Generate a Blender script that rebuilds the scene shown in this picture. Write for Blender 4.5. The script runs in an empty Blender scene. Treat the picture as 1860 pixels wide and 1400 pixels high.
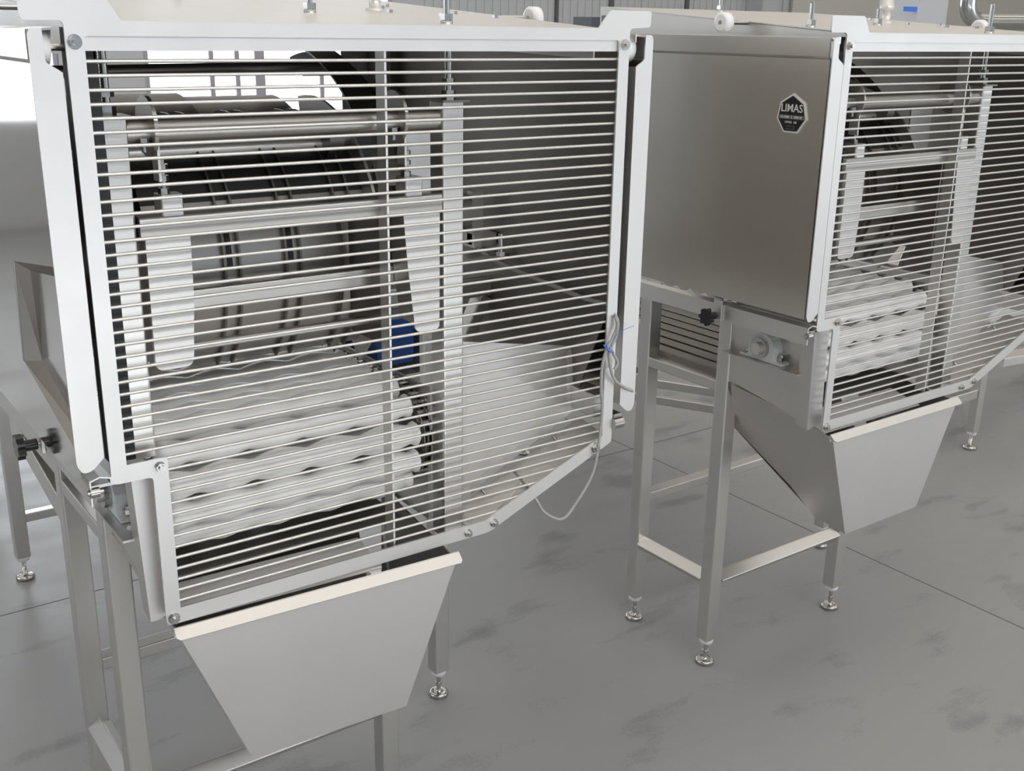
import bpy, math, random
from mathutils import Vector, Matrix
random.seed(7)
SC = bpy.context.scene
COL = SC.collection
PI = math.pi

# ------------------------------------------------------------------ camera
CAMP = (-0.4292, -1.6413, 1.7995)
YAW, PIT, ROL, FPX = -0.62399, -0.31489, 0.016153, 1998.03
cd = bpy.data.cameras.new('camera')
cam = bpy.data.objects.new('camera', cd)
COL.objects.link(cam)
fw = Vector((math.sin(-YAW)*math.cos(PIT), math.cos(YAW)*math.cos(PIT), math.sin(PIT)))
rt = Vector((math.cos(YAW), math.sin(YAW), 0))
up = rt.cross(fw)
r2 = rt*math.cos(ROL) + up*math.sin(ROL)
u2 = -rt*math.sin(ROL) + up*math.cos(ROL)
mw = Matrix((r2, u2, -fw)).transposed().to_4x4()
mw.translation = Vector(CAMP)
cam.matrix_world = mw
cd.sensor_width = 36.0
cd.lens = 36.0*FPX/1860.0
cd.clip_start = 0.05
cd.clip_end = 100
SC.camera = cam

# ------------------------------------------------------------------ world, light, exposure
w = bpy.data.worlds.new('World')
SC.world = w
w.use_nodes = True
w.node_tree.nodes['Background'].inputs[0].default_value = (0.75, 0.86, 1.0, 1)
w.node_tree.nodes['Background'].inputs[1].default_value = 0.48
SC.view_settings.view_transform = 'Standard'
SC.view_settings.look = 'None'
SC.view_settings.exposure = 0.22
SC.view_settings.gamma = 1.0
SC.view_settings.use_curve_mapping = False


def area(name, loc, rot, sx, sy, power, col):
    l = bpy.data.lights.new(name, 'AREA')
    l.shape = 'RECTANGLE'
    l.size, l.size_y = sx, sy
    l.energy = power
    l.color = col
    o = bpy.data.objects.new(name, l)
    o.location = loc
    o.rotation_euler = rot
    COL.objects.link(o)
    return o


# daylight through the open hall gate behind the camera and the left windows, plus warm ceiling fill
area('gate_daylight', (1.0, -5.6, 4.3), (math.radians(62), 0, 0), 7.0, 0.5, 130, (0.97, 0.98, 1.0))
area('back_window_daylight', (3.6, 8.8, 2.6), (math.radians(-90), 0, 0), 7.0, 2.4, 45, (0.88, 0.95, 1.0))
area('ceiling_fill', (3.0, 0.5, 5.3), (0, 0, 0), 8.0, 5.0, 30, (1.0, 0.93, 0.84))  # added lamp, lifts the upward faces
sl_ = bpy.data.lights.new('sun', 'SUN')
sl_.energy = 22.0
sl_.angle = 0.03
sl_.color = (0.90, 0.95, 1.0)
so_ = bpy.data.objects.new('sun', sl_)
so_.rotation_euler = (math.radians(47), 0, math.radians(6))
COL.objects.link(so_)

# ------------------------------------------------------------------ materials
MATS = {}


def mat(name, col, metal=0.0, rough=0.5, brush=None, bump=0.0, var=0.0, spec=None, emit=None, estr=0.0, scale=30.0):
    m = bpy.data.materials.new(name)
    m.use_nodes = True
    nt = m.node_tree
    b = nt.nodes['Principled BSDF']
    b.inputs['Base Color'].default_value = (*col, 1)
    b.inputs['Metallic'].default_value = metal
    b.inputs['Roughness'].default_value = rough
    if spec is not None:
        b.inputs['Specular IOR Level'].default_value = spec
    if emit:
        b.inputs['Emission Color'].default_value = (*emit, 1)
        b.inputs['Emission Strength'].default_value = estr
    if var or brush or bump:
        tc = nt.nodes.new('ShaderNodeTexCoord')
        mp = nt.nodes.new('ShaderNodeMapping')
        nt.links.new(tc.outputs['Object'], mp.inputs['Vector'])
        mp.inputs['Scale'].default_value = brush if brush else (1, 1, 1)
        nz = nt.nodes.new('ShaderNodeTexNoise')
        nz.inputs['Scale'].default_value = scale
        nz.inputs['Detail'].default_value = 4
        nt.links.new(mp.outputs['Vector'], nz.inputs['Vector'])
        if var:
            mr = nt.nodes.new('ShaderNodeMapRange')
            mr.inputs['From Min'].default_value = 0.1
            mr.inputs['From Max'].default_value = 0.9
            mr.inputs['To Min'].default_value = max(0.02, rough-var)
            mr.inputs['To Max'].default_value = rough+var
            nt.links.new(nz.outputs['Fac'], mr.inputs['Value'])
            nt.links.new(mr.outputs['Result'], b.inputs['Roughness'])
        if bump:
            bp = nt.nodes.new('ShaderNodeBump')
            bp.inputs['Strength'].default_value = bump
            bp.inputs['Distance'].default_value = 0.002
            nt.links.new(nz.outputs['Fac'], bp.inputs['Height'])
            nt.links.new(bp.outputs['Normal'], b.inputs['Normal'])
    MATS[name] = m
    return m


STEEL = mat('satin_stainless_steel', (0.70, 0.68, 0.655), 0.85, 0.42, brush=(1, 1, 1), var=0.05, bump=0.02, scale=14)
TUBE = mat('blasted_steel_tube', (0.66, 0.64, 0.61), 0.92, 0.32, var=0.04, bump=0.02, scale=20)
SHEETM = mat('brushed_door_sheet', (0.66, 0.625, 0.57), 1.0, 0.25)
BEAMM = mat('smooth_beam_steel', (0.47, 0.45, 0.42), 1.0, 0.34, var=0.03, scale=10)
SHINY = mat('polished_door_sheet', (0.52, 0.49, 0.45), 1.0, 0.10, brush=(1, 1, 1), var=0.02, bump=0.0, scale=5)
DARKIN = mat('shaded_inner_steel', (0.23, 0.215, 0.195), 0.9, 0.38, var=0.06, bump=0.02, scale=12)  # steel coloured darker for the shade inside the machines
WIREM = mat('steel_wire', (0.66, 0.635, 0.60), 0.8, 0.36)
CHROME = mat('bright_steel_fastener', (0.52, 0.51, 0.49), 1.0, 0.22)
PIPEM = mat('matt_steel_pipe', (0.72, 0.70, 0.67), 0.7, 0.42)
WHITE = mat('white_polymer', (0.90, 0.89, 0.86), 0.0, 0.42, bump=0.08, scale=25)
NYLON = mat('milky_nylon', (0.86, 0.85, 0.84), 0.0, 0.3)
BEARW = mat('pale_bearing_housing', (0.74, 0.77, 0.77), 0.0, 0.4)
BLACK = mat('black_plastic', (0.012, 0.012, 0.013), 0.0, 0.25)
RUBBER_SHADE = mat('dark_rubber_and_shade', (0.02, 0.02, 0.02), 0.0, 0.55)  # rubber parts, and the shade painted on the drum's upper arc
BLUE = mat('blue_painted_casting', (0.015, 0.07, 0.28), 0.0, 0.35)
BLUETIE = mat('blue_plastic', (0.05, 0.20, 0.75), 0.0, 0.4)
CABLEM = mat('grey_cable_sheath', (0.36, 0.35, 0.33), 0.0, 0.5)
BADGEB = mat('black_badge_enamel', (0.008, 0.008, 0.009), 0.0, 0.3)
BADGEW = mat('silver_badge_print', (0.80, 0.78, 0.74), 0.3, 0.4)
BADGEG = mat('grey_badge_strip', (0.16, 0.17, 0.17), 0.3, 0.4)
WALLM = mat('grey_wall_panel', (0.55, 0.56, 0.57), 0.1, 0.5, bump=0.1, scale=4)
WALLB = mat('beige_wall_panel', (0.62, 0.60, 0.55), 0.0, 0.6, bump=0.1, scale=4)
CEILM = mat('ceiling_panel', (0.80, 0.74, 0.66), 0.0, 0.7, bump=0.1, scale=3)
SEAMM = mat('dark_seam', (0.12, 0.12, 0.13), 0.0, 0.6)
PANE = mat('daylit_window_pane', (0.9, 0.95, 1.0), 0.0, 0.3, emit=(0.84, 0.92, 1.0), estr=2.4)
GATEP = mat('added_gate_glow', (0.9, 0.95, 1.0), 0.0, 0.3, emit=(0.84, 0.92, 1.0), estr=1.5)  # added glow for the second gate
CEILGLOW = mat('ceiling_glow_pane', (1, 0.95, 0.88), 0.0, 0.4, emit=(1.0, 0.91, 0.80), estr=0.62)  # added glow that warms roof and lip tops
WINF = mat('window_frame_paint', (0.40, 0.38, 0.42), 0.0, 0.5)
DUCTM = mat('shiny_duct_foil', (0.66, 0.67, 0.66), 1.0, 0.16)
CLEARB = mat('pale_blue_plastic', (0.5, 0.6, 0.68), 0.0, 0.35)


def floor_mat():
    m = bpy.data.materials.new('polished_concrete')
    m.use_nodes = True
    nt = m.node_tree
    N, L = nt.nodes, nt.links
    b = N['Principled BSDF']
    tc = N.new('ShaderNodeTexCoord')
    n1 = N.new('ShaderNodeTexNoise'); n1.inputs['Scale'].default_value = 2.2; n1.inputs['Detail'].default_value = 10; n1.inputs['Roughness'].default_value = 0.62; n1.inputs['Distortion'].default_value = 0.1
    mp = N.new('ShaderNodeMapping'); mp.inputs['Rotation'].default_value = (0, 0, 0.5); mp.inputs['Scale'].default_value = (1, 3.2, 1)
    n2 = N.new('ShaderNodeTexNoise'); n2.inputs['Scale'].default_value = 2.6; n2.inputs['Detail'].default_value = 6
    n3 = N.new('ShaderNodeTexNoise'); n3.inputs['Scale'].default_value = 120; n3.inputs['Detail'].default_value = 2
    L.new(tc.outputs['Object'], n1.inputs['Vector']); L.new(tc.outputs['Object'], mp.inputs['Vector'])
    L.new(mp.outputs['Vector'], n2.inputs['Vector']); L.new(tc.outputs['Object'], n3.inputs['Vector'])
    a = N.new('ShaderNodeMath'); a.operation = 'ADD'; L.new(n1.outputs['Fac'], a.inputs[0]); L.new(n2.outputs['Fac'], a.inputs[1])
    a2 = N.new('ShaderNodeMath'); a2.operation = 'MULTIPLY_ADD'; L.new(n3.outputs['Fac'], a2.inputs[0]); a2.inputs[1].default_value = 0.18
    L.new(a.outputs[0], a2.inputs[2])
    cr = N.new('ShaderNodeValToRGB')
    L.new(a2.outputs[0], cr.inputs['Fac'])
    cr.color_ramp.elements[0].position = 0.85; cr.color_ramp.elements[0].color = (0.205, 0.209, 0.214, 1)
    cr.color_ramp.elements[1].position = 1.40; cr.color_ramp.elements[1].color = (0.285, 0.287, 0.286, 1)
    L.new(cr.outputs['Color'], b.inputs['Base Color'])
    mr = N.new('ShaderNodeMapRange'); mr.inputs['From Min'].default_value = 0.8; mr.inputs['From Max'].default_value = 1.3
    mr.inputs['To Min'].default_value = 0.30; mr.inputs['To Max'].default_value = 0.48
    L.new(a.outputs[0], mr.inputs['Value']); L.new(mr.outputs['Result'], b.inputs['Roughness'])
    return m


FLOORM = floor_mat()

# ------------------------------------------------------------------ mesh helpers
ORG = Vector((0, 0, 0))


class MB:
    def __init__(s):
        s.v = []; s.f = []; s.sm = []

    def add(s, vs, fs, smooth=False):
        k = len(s.v)
        s.v += [Vector(p) for p in vs]
        s.f += [[i+k for i in f] for f in fs]
        s.sm += [smooth]*len(fs)
        return s

    def box(s, x0, x1, y0, y1, z0, z1):
        vs = [(x, y, z) for x in (x0, x1) for y in (y0, y1) for z in (z0, z1)]
        return s.add(vs, [(0, 1, 3, 2), (4, 6, 7, 5), (0, 4, 5, 1), (2, 3, 7, 6), (0, 2, 6, 4), (1, 5, 7, 3)])

    def ring_extrude(s, rings, caps=True, closed=True, smooth=True):
        n = len(rings[0])
        vs = [p for r in rings for p in r]
        fs = []
        for i in range(len(rings)-1):
            for j in range(n if closed else n-1):
                a = i*n+j; b = i*n+(j+1) % n
                fs.append((a, b, b+n, a+n))
        s.add(vs, fs, smooth)
        if caps:
            s.add(rings[0], [tuple(range(n))[::-1]])
            s.add(rings[-1], [tuple(range(n))])
        return s

    def cyl(s, p, q, r, n=16, r2=None, caps=True, smooth=True):
        p, q = Vector(p), Vector(q)
        d = (q-p).normalized()
        a = d.orthogonal().normalized(); b = d.cross(a)
        r2 = r if r2 is None else r2
        R = [[c+(a*math.cos(2*PI*i/n)+b*math.sin(2*PI*i/n))*rr for i in range(n)] for c, rr in ((p, r), (q, r2))]
        return s.ring_extrude(R, caps, True, smooth)

    def lathe(s, p, q, prof, n=20):
        """prof: list of (t along p->q in metres, radius)"""
        p, q = Vector(p), Vector(q)
        d = (q-p).normalized()
        a = d.orthogonal().normalized(); b = d.cross(a)
        R = [[p+d*t+(a*math.cos(2*PI*i/n)+b*math.sin(2*PI*i/n))*r for i in range(n)] for t, r in prof]
        return s.ring_extrude(R)

    def hexnut(s, p, q, r):
        return s.cyl(p, q, r, 6, smooth=False)

    def thread(s, p, q, r):
        L = (Vector(q)-Vector(p)).length
        n = max(2, int(L/0.004))
        prof = []
        for i in range(n):
            prof += [(L*i/n, r), (L*(i+0.5)/n, r*0.82)]
        prof.append((L, r))
        return s.lathe(p, q, prof, 10)

    def bar(s, p, q, w, h, r=0.004, upv=(0, 0, 1), open_ends=False):
        """rounded rectangular tube, w sideways, h along upv"""
        p, q = Vector(p), Vector(q)
        d = (q-p).normalized()
        u = Vector(upv)
        u = (u-d*u.dot(d)).normalized()
        sd = d.cross(u)
        pts = []
        for cx, cy, a0 in ((w/2-r, h/2-r, 0), (-w/2+r, h/2-r, 90), (-w/2+r, -h/2+r, 180), (w/2-r, -h/2+r, 270)):
            for k in range(4):
                a = math.radians(a0+k*30)
                pts.append((cx+r*math.cos(a), cy+r*math.sin(a)))
        R = [[c+sd*x+u*y for x, y in pts] for c in (p, q)]
        vs = R[0]+R[1]
        n = len(pts)
        for j in range(n):
            s_ = (j % 4) != 3
            k = (j+1) % n
            s.add([R[0][j], R[0][k], R[1][k], R[1][j]], [(0, 1, 2, 3)], False)
        s.add(R[0], [tuple(range(n))[::-1]]); s.add(R[1], [tuple(range(n))])
        return s

    def prism(s, pts, d):
        """planar polygon (convex or simple) of 3-D points thickened by vector d"""
        d = Vector(d)
        a = [Vector(p) for p in pts]; b = [p+d for p in a]
        n = len(a)
        s.add(a+b, [(i, (i+1) % n, (i+1) % n+n, i+n) for i in range(n)])
        s.add(a, [tuple(range(n))[::-1]]); s.add(b, [tuple(range(n))])
        return s

    def tube(s, pts, r, n=8, sub=6):
        P = [Vector(p) for p in pts]
        Q = []
        for i in range(len(P)-1):
            p0 = P[max(i-1, 0)]; p1 = P[i]; p2 = P[i+1]; p3 = P[min(i+2, len(P)-1)]
            for k in range(sub):
                t = k/sub
                Q.append(0.5*((2*p1)+(p2-p0)*t+(2*p0-5*p1+4*p2-p3)*t*t+(-p0+3*p1-3*p2+p3)*t**3))
        Q.append(P[-1])
        R = []
        a = None
        for i, c in enumerate(Q):
            d = (Q[min(i+1, len(Q)-1)]-Q[max(i-1, 0)]).normalized()
            a = d.orthogonal().normalized() if a is None else (a-d*a.dot(d)).normalized()
            b = d.cross(a)
            R.append([c+(a*math.cos(2*PI*j/n)+b*math.sin(2*PI*j/n))*r for j in range(n)])
        return s.ring_extrude(R)

    def build(s, name, m, parent=None, label=None):
        me = bpy.data.meshes.new(name)
        me.from_pydata([p-ORG for p in s.v], [], s.f)
        me.polygons.foreach_set('use_smooth', s.sm)
        me.materials.append(m)
        me.validate()
        me.update()
        o = bpy.data.objects.new(name, me)
        COL.objects.link(o)
        if parent is not None:
            o.parent = parent
        else:
            o.location = ORG
        if label:
            o['label'] = label
        return o


def sheet(name, outer, holes, thick, place, m, parent, label=None):
    """flat sheet with holes; place maps (u, v, t) to xyz"""
    cu = bpy.data.curves.new(name, 'CURVE')
    cu.dimensions = '2D'
    cu.fill_mode = 'BOTH'
    cu.extrude = thick/2
    for poly in [outer]+holes:
        sp = cu.splines.new('POLY')
        sp.points.add(len(poly)-1)
        for i, (x, y) in enumerate(poly):
            sp.points[i].co = (x, y, 0, 1)
        sp.use_cyclic_u = True
    t = bpy.data.objects.new(name, cu)
    COL.objects.link(t)
    dg = bpy.context.evaluated_depsgraph_get()
    me = bpy.data.meshes.new_from_object(t.evaluated_get(dg))
    bpy.data.objects.remove(t)
    bpy.data.curves.remove(cu)
    for v in me.vertices:
        v.co = Vector(place(v.co.x, v.co.y, v.co.z))-ORG
    me.name = name
    me.materials.clear()
    me.materials.append(m)
    o = bpy.data.objects.new(name, me)
    COL.objects.link(o)
    o.parent = parent
    if label:
        o['label'] = label
    return o


def rounded(poly, rad):
    """round the corners of a 2-D polygon; rad: float or list"""
    out = []
    n = len(poly)
    for i, p in enumerate(poly):
        r = rad[i] if isinstance(rad, (list, tuple)) else rad
        p = Vector(p); a = Vector(poly[i-1]); b = Vector(poly[(i+1) % n])
        if r <= 0:
            out.append((p.x, p.y)); continue
        da = (a-p); db = (b-p)
        r = min(r, da.length*0.45, db.length*0.45)
        s_ = p+da.normalized()*r; e = p+db.normalized()*r
        for k in range(5):
            t = k/4
            q = s_*(1-t)**2+p*2*t*(1-t)+e*t*t
            out.append((q.x, q.y))
    return out


XZ = lambda y: (lambda u, v, t: (u, y+t, v))
YZ = lambda x: (lambda u, v, t: (x+t, u, v))


def thing(name, label, cat, loc, group=None):
    global ORG
    ORG = Vector(loc)
    o = bpy.data.objects.new(name, None)
    o.empty_display_size = 0.1
    o.location = loc
    COL.objects.link(o)
    o['label'] = label
    o['category'] = cat
    if group:
        o['group'] = group
    return o


def tag(o, label, cat, group=None):
    o['label'] = label; o['category'] = cat
    if group:
        o['group'] = group
    return o


def struct(name, mb, m, parent=None):
    global ORG
    ORG = Vector((0, 0, 0))
    o = mb.build(name, m, parent)
    if parent is None:
        o['kind'] = 'structure'
    return o


def copy_tree(o, parent=None):
    c = o.copy()
    COL.objects.link(c)
    c.parent = parent
    for ch in list(o.children):
        copy_tree(ch, c)
    return c


# ------------------------------------------------------------------ the hall
X0, X1, Y0, Y1, H = -7.0, 19.0, -7.0, 9.0, 5.5
struct('floor', MB().box(X0, X1, Y0, Y1, -0.1, 0), FLOORM)
jt = MB()
for x in (2.72, 6.9, 11.1, -1.9):
    jt.box(x-0.0025, x+0.0025, Y0, Y1, 0, 0.0006)
for y in (1.80, 6.0):
    jt.box(X0, X1, y-0.0025, y+0.0025, 0, 0.0006)
struct('trim_1', jt, SEAMM)
struct('ceiling', MB().box(X0, X1, Y0, Y1, H, H+0.1), CEILM)
for k, y in enumerate((-5.0, -1.5, 2.0, 5.5)):
    ORG = Vector((0, 0, 0))
    f = struct('window_%d' % (k+5), MB().box(-5.5, 17.5, y-0.08, y, H-0.06, H).box(-5.5, 17.5, y+1.9, y+1.98, H-0.06, H), WINF)  # unseen ceiling strips, added for their warm glow
    MB().box(-5.5, 17.5, y, y+1.9, H-0.02, H-0.01).build('ceiling_glow_pane', CEILGLOW, f)
wins = [(-2.6, -1.0), (0.2, 2.2), (2.96, 5.6)]
ZB, ZT = 0.9, 3.4
wb = MB()
wb.box(X0, X1, Y1, Y1+0.1, 0, ZB).box(X0, X1, Y1, Y1+0.1, ZT, H)
xs = [X0]+[v for ab in wins for v in ab]+[X1]
for i in range(0, len(xs), 2):
    wb.box(xs[i], xs[i+1], Y1, Y1+0.1, ZB, ZT)
for i in range(52):                       # corrugated cladding ribs
    x = 6.0+0.11*i
    wb.box(x, x+0.05, Y1-0.012, Y1, 0, H)
struct('wall_back', wb, WALLM)
for k, (a, b) in enumerate(wins):
    fr = MB()
    fr.box(a, b, Y1+0.0, Y1+0.08, ZB, ZB+0.05).box(a, b, Y1, Y1+0.08, ZT-0.05, ZT)
    mull = [a, b-0.04, a+(b-a)*0.5]
    if k == 2:
        mull = [a, b-0.04, 3.59, 3.85, 4.055, 4.75]
    for x in mull:
        fr.box(x, x+(0.10 if abs(x-4.055) < .01 else 0.045), Y1, Y1+0.08, ZB, ZT)
    f = struct('window_%d' % (k+1), fr, WINF)
    ORG = Vector((0, 0, 0))
    MB().box(a, b, Y1+0.03, Y1+0.04, ZB, ZT).build('window_pane', PANE, f)
struct('wall_left', MB().box(X0-0.1, X0, Y0, Y1, 0, 1.7).box(X0-0.1, X0, Y0, Y1, 3.9, H).box(X0-0.1, X0, Y0, 1.0, 1.7, 3.9).box(X0-0.1, X0, 7.0, Y1, 1.7, 3.9), WALLM)
f = struct('window_4', MB().box(X0-0.06, X0, 1, 7, 1.7, 1.76).box(X0-0.06, X0, 1, 7, 3.84, 3.9).box(X0-0.06, X0, 1.6, 1.68, 1.7, 3.9).box(X0-0.06, X0, 4.3, 4.38, 1.7, 3.9), WINF)
MB().box(X0-0.05, X0-0.04, 1, 7, 1.7, 3.9).build('window_pane', PANE, f)
struct('wall_right', MB().box(X1, X1+0.1, Y0, Y1, 0, H), WALLB)
struct('wall_front', MB().box(X0, -3.0, Y0-0.1, Y0, 0, H).box(6.0, 7.5, Y0-0.1, Y0, 0, H).box(18.0, X1, Y0-0.1, Y0, 0, H).box(-3.0, 6.0, Y0-0.1, Y0, 4.2, H).box(7.5, 18.0, Y0-0.1, Y0, 4.2, H), WALLM)
f = struct('door_1', MB().box(-3, 6, Y0-0.08, Y0, 4.1, 4.2).box(-3, -2.9, Y0-0.08, Y0, 0, 4.2).box(5.9, 6, Y0-0.08, Y0, 0, 4.2).box(1.45, 1.55, Y0-0.08, Y0, 0, 4.2), WINF)
f = struct('door_2', MB().box(7.5, 18, Y0-0.08, Y0, 4.1, 4.2).box(7.5, 7.6, Y0-0.08, Y0, 0, 4.2).box(17.9, 18, Y0-0.08, Y0, 0, 4.2).box(12.7, 12.8, Y0-0.08, Y0, 0, 4.2), WINF)  # unseen second gate, added to brighten the right machine's fronts
MB().box(7.6, 17.9, Y0-0.06, Y0-0.05, 0, 4.1).build('added_glow_pane', GATEP, f)
struct('trim_2', MB().box(8.55, 8.62, Y1-0.03, Y1, 0, H).box(9.8, 9.86, Y1-0.03, Y1, 0, H).box(7.75, 7.79, Y1-0.03, Y1, 0, H), SEAMM)
struct('trim_3', MB().box(10.9, 11.2, Y1-0.3, Y1, 0, H), WALLM)
struct('trim_4', MB().box(11.75, X1, Y1-0.06, Y1-0.015, 0, H), WALLB)

# ------------------------------------------------------------------ one grading station (local frame: x along the grille, y into the machine)
PARTS = []            # (root, label for the second machine, group)


def reg(root, label_b):
    PARTS.append((root, label_b))


SA = 'near station at left'
SB = 'far station at right'

# ---- stand
root = thing('machine_stand', 'square tube stand carrying the nearer machine, its left legs cut by the lower frame edge', 'stand', (0.35, 0.5, 0), 'tube stands under the machines')
reg(root, 'square tube stand on chrome adjustable feet under the machine with the black badge')


def leg(x, y, ztop, name='leg'):
    l = MB().bar((x, y, 0.085), (x, y, ztop), 0.045, 0.045, 0.004, (0, 1, 0)).build(name, TUBE, root)
    MB().lathe((x, y, 0.066), (x, y, 0.1), [(0, 0.012), (0.003, 0.019), (0.012, 0.0215), (0.020, 0.0215)], 20).build('end_cap', NYLON, l, 'white nylon end cap')
    ft = MB()
    ft.lathe((x, y, 0), (x, y, 0.1), [(0, 0.024), (0.003, 0.0275), (0.010, 0.0275), (0.014, 0.024), (0.015, 0.019), (0.012, 0.016), (0.012, 0.008), (0.024, 0.006), (0.07, 0.006)], 24)
    ft.hexnut((x, y, 0.036), (x, y, 0.042), 0.010)
    ft.build('levelling_foot', CHROME, l, 'chrome levelling foot')
    return l


leg(0.0675, 0.34, 1.10)
leg(0.0675, 0.654, 1.10)
leg(0.645, 0.34, 0.60)
leg(0.985, 0.654, 1.05)
def strt(p, q, w=0.04, h=0.03, nm='stretcher', upv=(0, 0, 1)):
    return MB().bar(p, q, w, h, 0.003, upv).build(nm, TUBE, root)
strt((0.0675, 0.36, 0.275), (0.0675, 0.632, 0.275), 0.038, 0.038, 'stretcher', (1, 0, 1))
strt((0.09, 0.34, 0.275), (0.6225, 0.34, 0.275), 0.038, 0.038, 'stretcher', (0, 1, 1))
strt((0.09, 0.654, 0.425), (0.9625, 0.654, 0.425))
strt((0.0675, 0.36, 0.868), (0.0675, 0.632, 0.868))
strt((0.645, 0.36, 0.60), (0.645, 0.654, 0.60))
rp = [(-0.046, 1.086), (-0.046, 1.128), (-0.030, 1.133), (-0.012, 1.128), (-0.012, 1.118), (-0.0145, 1.118), (-0.0145, 1.126), (-0.030, 1.1305), (-0.0435, 1.126), (-0.0435, 1.086)]
MB().prism([(x, -0.006, z) for x, z in rp], (0, 0.9, 0)).box(-0.0435, 0.045, 0.03, 0.88, 1.10, 1.105).build('door_rail', STEEL, root, 'folded steel rail below the side door')
strt((0.0675, 0.677, 0.925), (0.0675, 1.35, 0.925), 0.036, 0.10, 'side_beam')
strt((0.0675, 0.677, 0.79), (0.0675, 1.12, 0.86), 0.036, 0.055, 'brace')
MB().bar((1.01, 0.03, 1.045), (1.01, 0.9, 1.045), 0.05, 0.05, 0.004).build('door_rail', STEEL, root)
sd = MB()
for k in range(8):
    x = 0.085+0.06*k
    sd.bar((x+0.022, 0.38, 0.89), (x+0.022, 1.90, 0.89), 0.044, 0.022, 0.003)
sd.build('slatted_deck', DARKIN, root)
# corner plate, side plate with bearing ledge
MB().prism([(0.026, 0.03, 1.115), (0.080, 0.03, 1.115), (0.088, 0.03, 0.842), (0.036, 0.03, 0.842)], (0, 0.003, 0)).build('corner_plate', STEEL, root)
sp = MB()
sp.prism([(0.062, 0.034, 1.115), (0.062, 0.318, 1.115), (0.062, 0.318, 0.875), (0.062, 0.034, 0.845)], (0.003, 0, 0))
sp.box(0.012, 0.062, 0.06, 0.318, 0.981, 0.985)
sp.build('side_plate', TUBE, root)
MB().prism([(0.026, 0.033, 1.115), (0.026, 0.070, 1.115), (0.036, 0.070, 0.848), (0.036, 0.033, 0.842)], (0.003, 0, 0)).build('corner_return', TUBE, root)
# pillow block bearing
bh = MB()
pts = []
for k in range(13):
    a = math.radians(-20+220*k/12)
    pts.append((0, 0.165+0.044*math.cos(a), 1.043+0.044*math.sin(a)))
pts = [(0, 0.235, 1.014), (0, 0.235, 1.022)]+[(0, 0.215, 1.02)]+pts+[(0, 0.115, 1.02), (0, 0.095, 1.018), (0, 0.095, 1.014)]
bh.prism([(0.030, p[1]+0.032, p[2]-0.028) for p in pts], (0.034, 0, 0))
pb = bh.build('bearing_housing', BEARW, root, 'pale pillow block bearing')
bc = MB().cyl((0.018, 0.197, 1.020), (0.031, 0.197, 1.020), 0.027, 24).build('bearing_insert', CHROME, pb)
MB().cyl((0.008, 0.197, 1.020), (0.026, 0.197, 1.020), 0.016, 20).build('shaft_end', PIPEM, pb)
for y in (0.142, 0.254):
    MB().hexnut((0.047, y, 0.996), (0.047, y, 1.004), 0.009).cyl((0.047, y, 0.972), (0.047, y, 1.010), 0.005, 10).build('mounting_bolt', CHROME, pb)
# star knob on the rail
kn = MB()
kp = []
for k in range(40):
    a = 2*PI*k/40
    r = 0.020+0.0035*math.cos(7*a)
    kp.append((r*math.cos(a), r*math.sin(a)))
kn.prism([(-0.078+0*x, 0.288+x, 1.098+z) for x, z in kp], (-0.013, 0, 0))
kn.cyl((-0.078, 0.288, 1.098), (-0.056, 0.288, 1.098), 0.010, 16)
ko = kn.build('clamp_knob', BLACK, root, 'black star clamp knob')
MB().cyl((-0.058, 0.288, 1.098), (-0.02, 0.288, 1.098), 0.004, 10).build('screw', CHROME, ko)
MB().box(-0.052, -0.047, 0.270, 0.297, 1.085, 1.145).box(-0.052, -0.030, 0.270, 0.297, 1.139, 1.145).build('clamp_plate', STEEL, root)
# guide pin at the rail's front end
MB().cyl((-0.046, -0.004, 1.108), (-0.032, -0.004, 1.108), 0.008, 16).cyl((-0.050, -0.004, 1.108), (-0.026, -0.004, 1.108), 0.004, 10).build('guide_pin', CHROME, root)

# ---- housing: roof, ears, posts, grille
root = thing('wire_guard_housing', 'steel hood with horizontal wire guard, nearest the camera and filling the left half', 'machine', (0.5, 0.4, 1.14), 'wire-fronted hoods')
reg(root, 'steel hood with horizontal wire guard, cut off by the right edge of the picture')
rf = MB()
ZF = 1.797
zr = lambda y: ZF+0.066*y
rf.prism([(0.03, 0, zr(0)), (0.945, 0, zr(0)), (0.945, 0.89, zr(0.89)), (0.03, 0.89, zr(0.89))], (0, 0, 0.003))
rf.prism([(0.03, 0.02, zr(0)), (0.03, 0.89, zr(0.89)), (0.03, 0.89, 1.765), (0.03, 0.02, 1.745)], (0.003, 0, 0))
rf.prism([(0.942, 0.02, zr(0)), (0.942, 0.89, zr(0.89)), (0.942, 0.89, 1.765), (0.942, 0.02, 1.745)], (0.003, 0, 0))
rf.build('roof', STEEL, root)
MB().prism([(0.034, 0.04, zr(0)-0.004), (0.94, 0.04, zr(0)-0.004), (0.94, 0.88, zr(0.84)-0.004), (0.034, 0.88, zr(0.84)-0.004)], (0, 0, 0.002)).build('roof_shade_sheet', DARKIN, root)  # dark sheet added for the shade on the roof's underside
outer = [(-0.068, 1.835), (0.044, 1.835), (0.066, 1.799), (0.933, 1.799), (0.961, 1.832), (1.062, 1.832), (1.060, 1.803), (1.0095, 1.800),
         (1.0095, 0.972), (0.70, 0.845), (0.052, 0.845), (0.052, 1.113), (-0.012, 1.113), (-0.0125, 1.799), (-0.068, 1.799)]
rads = [0.006, 0.004, 0.004, 0.004, 0.006, 0.006, 0.006, 0.008, 0.006, 0.012, 0.012, 0.008, 0.012, 0.008, 0.006]
hole = [(0.013, 1.779), (0.984, 1.779), (0.984, 0.990), (0.690, 0.872), (0.077, 0.872), (0.077, 1.142), (0.013, 1.142)]
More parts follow.
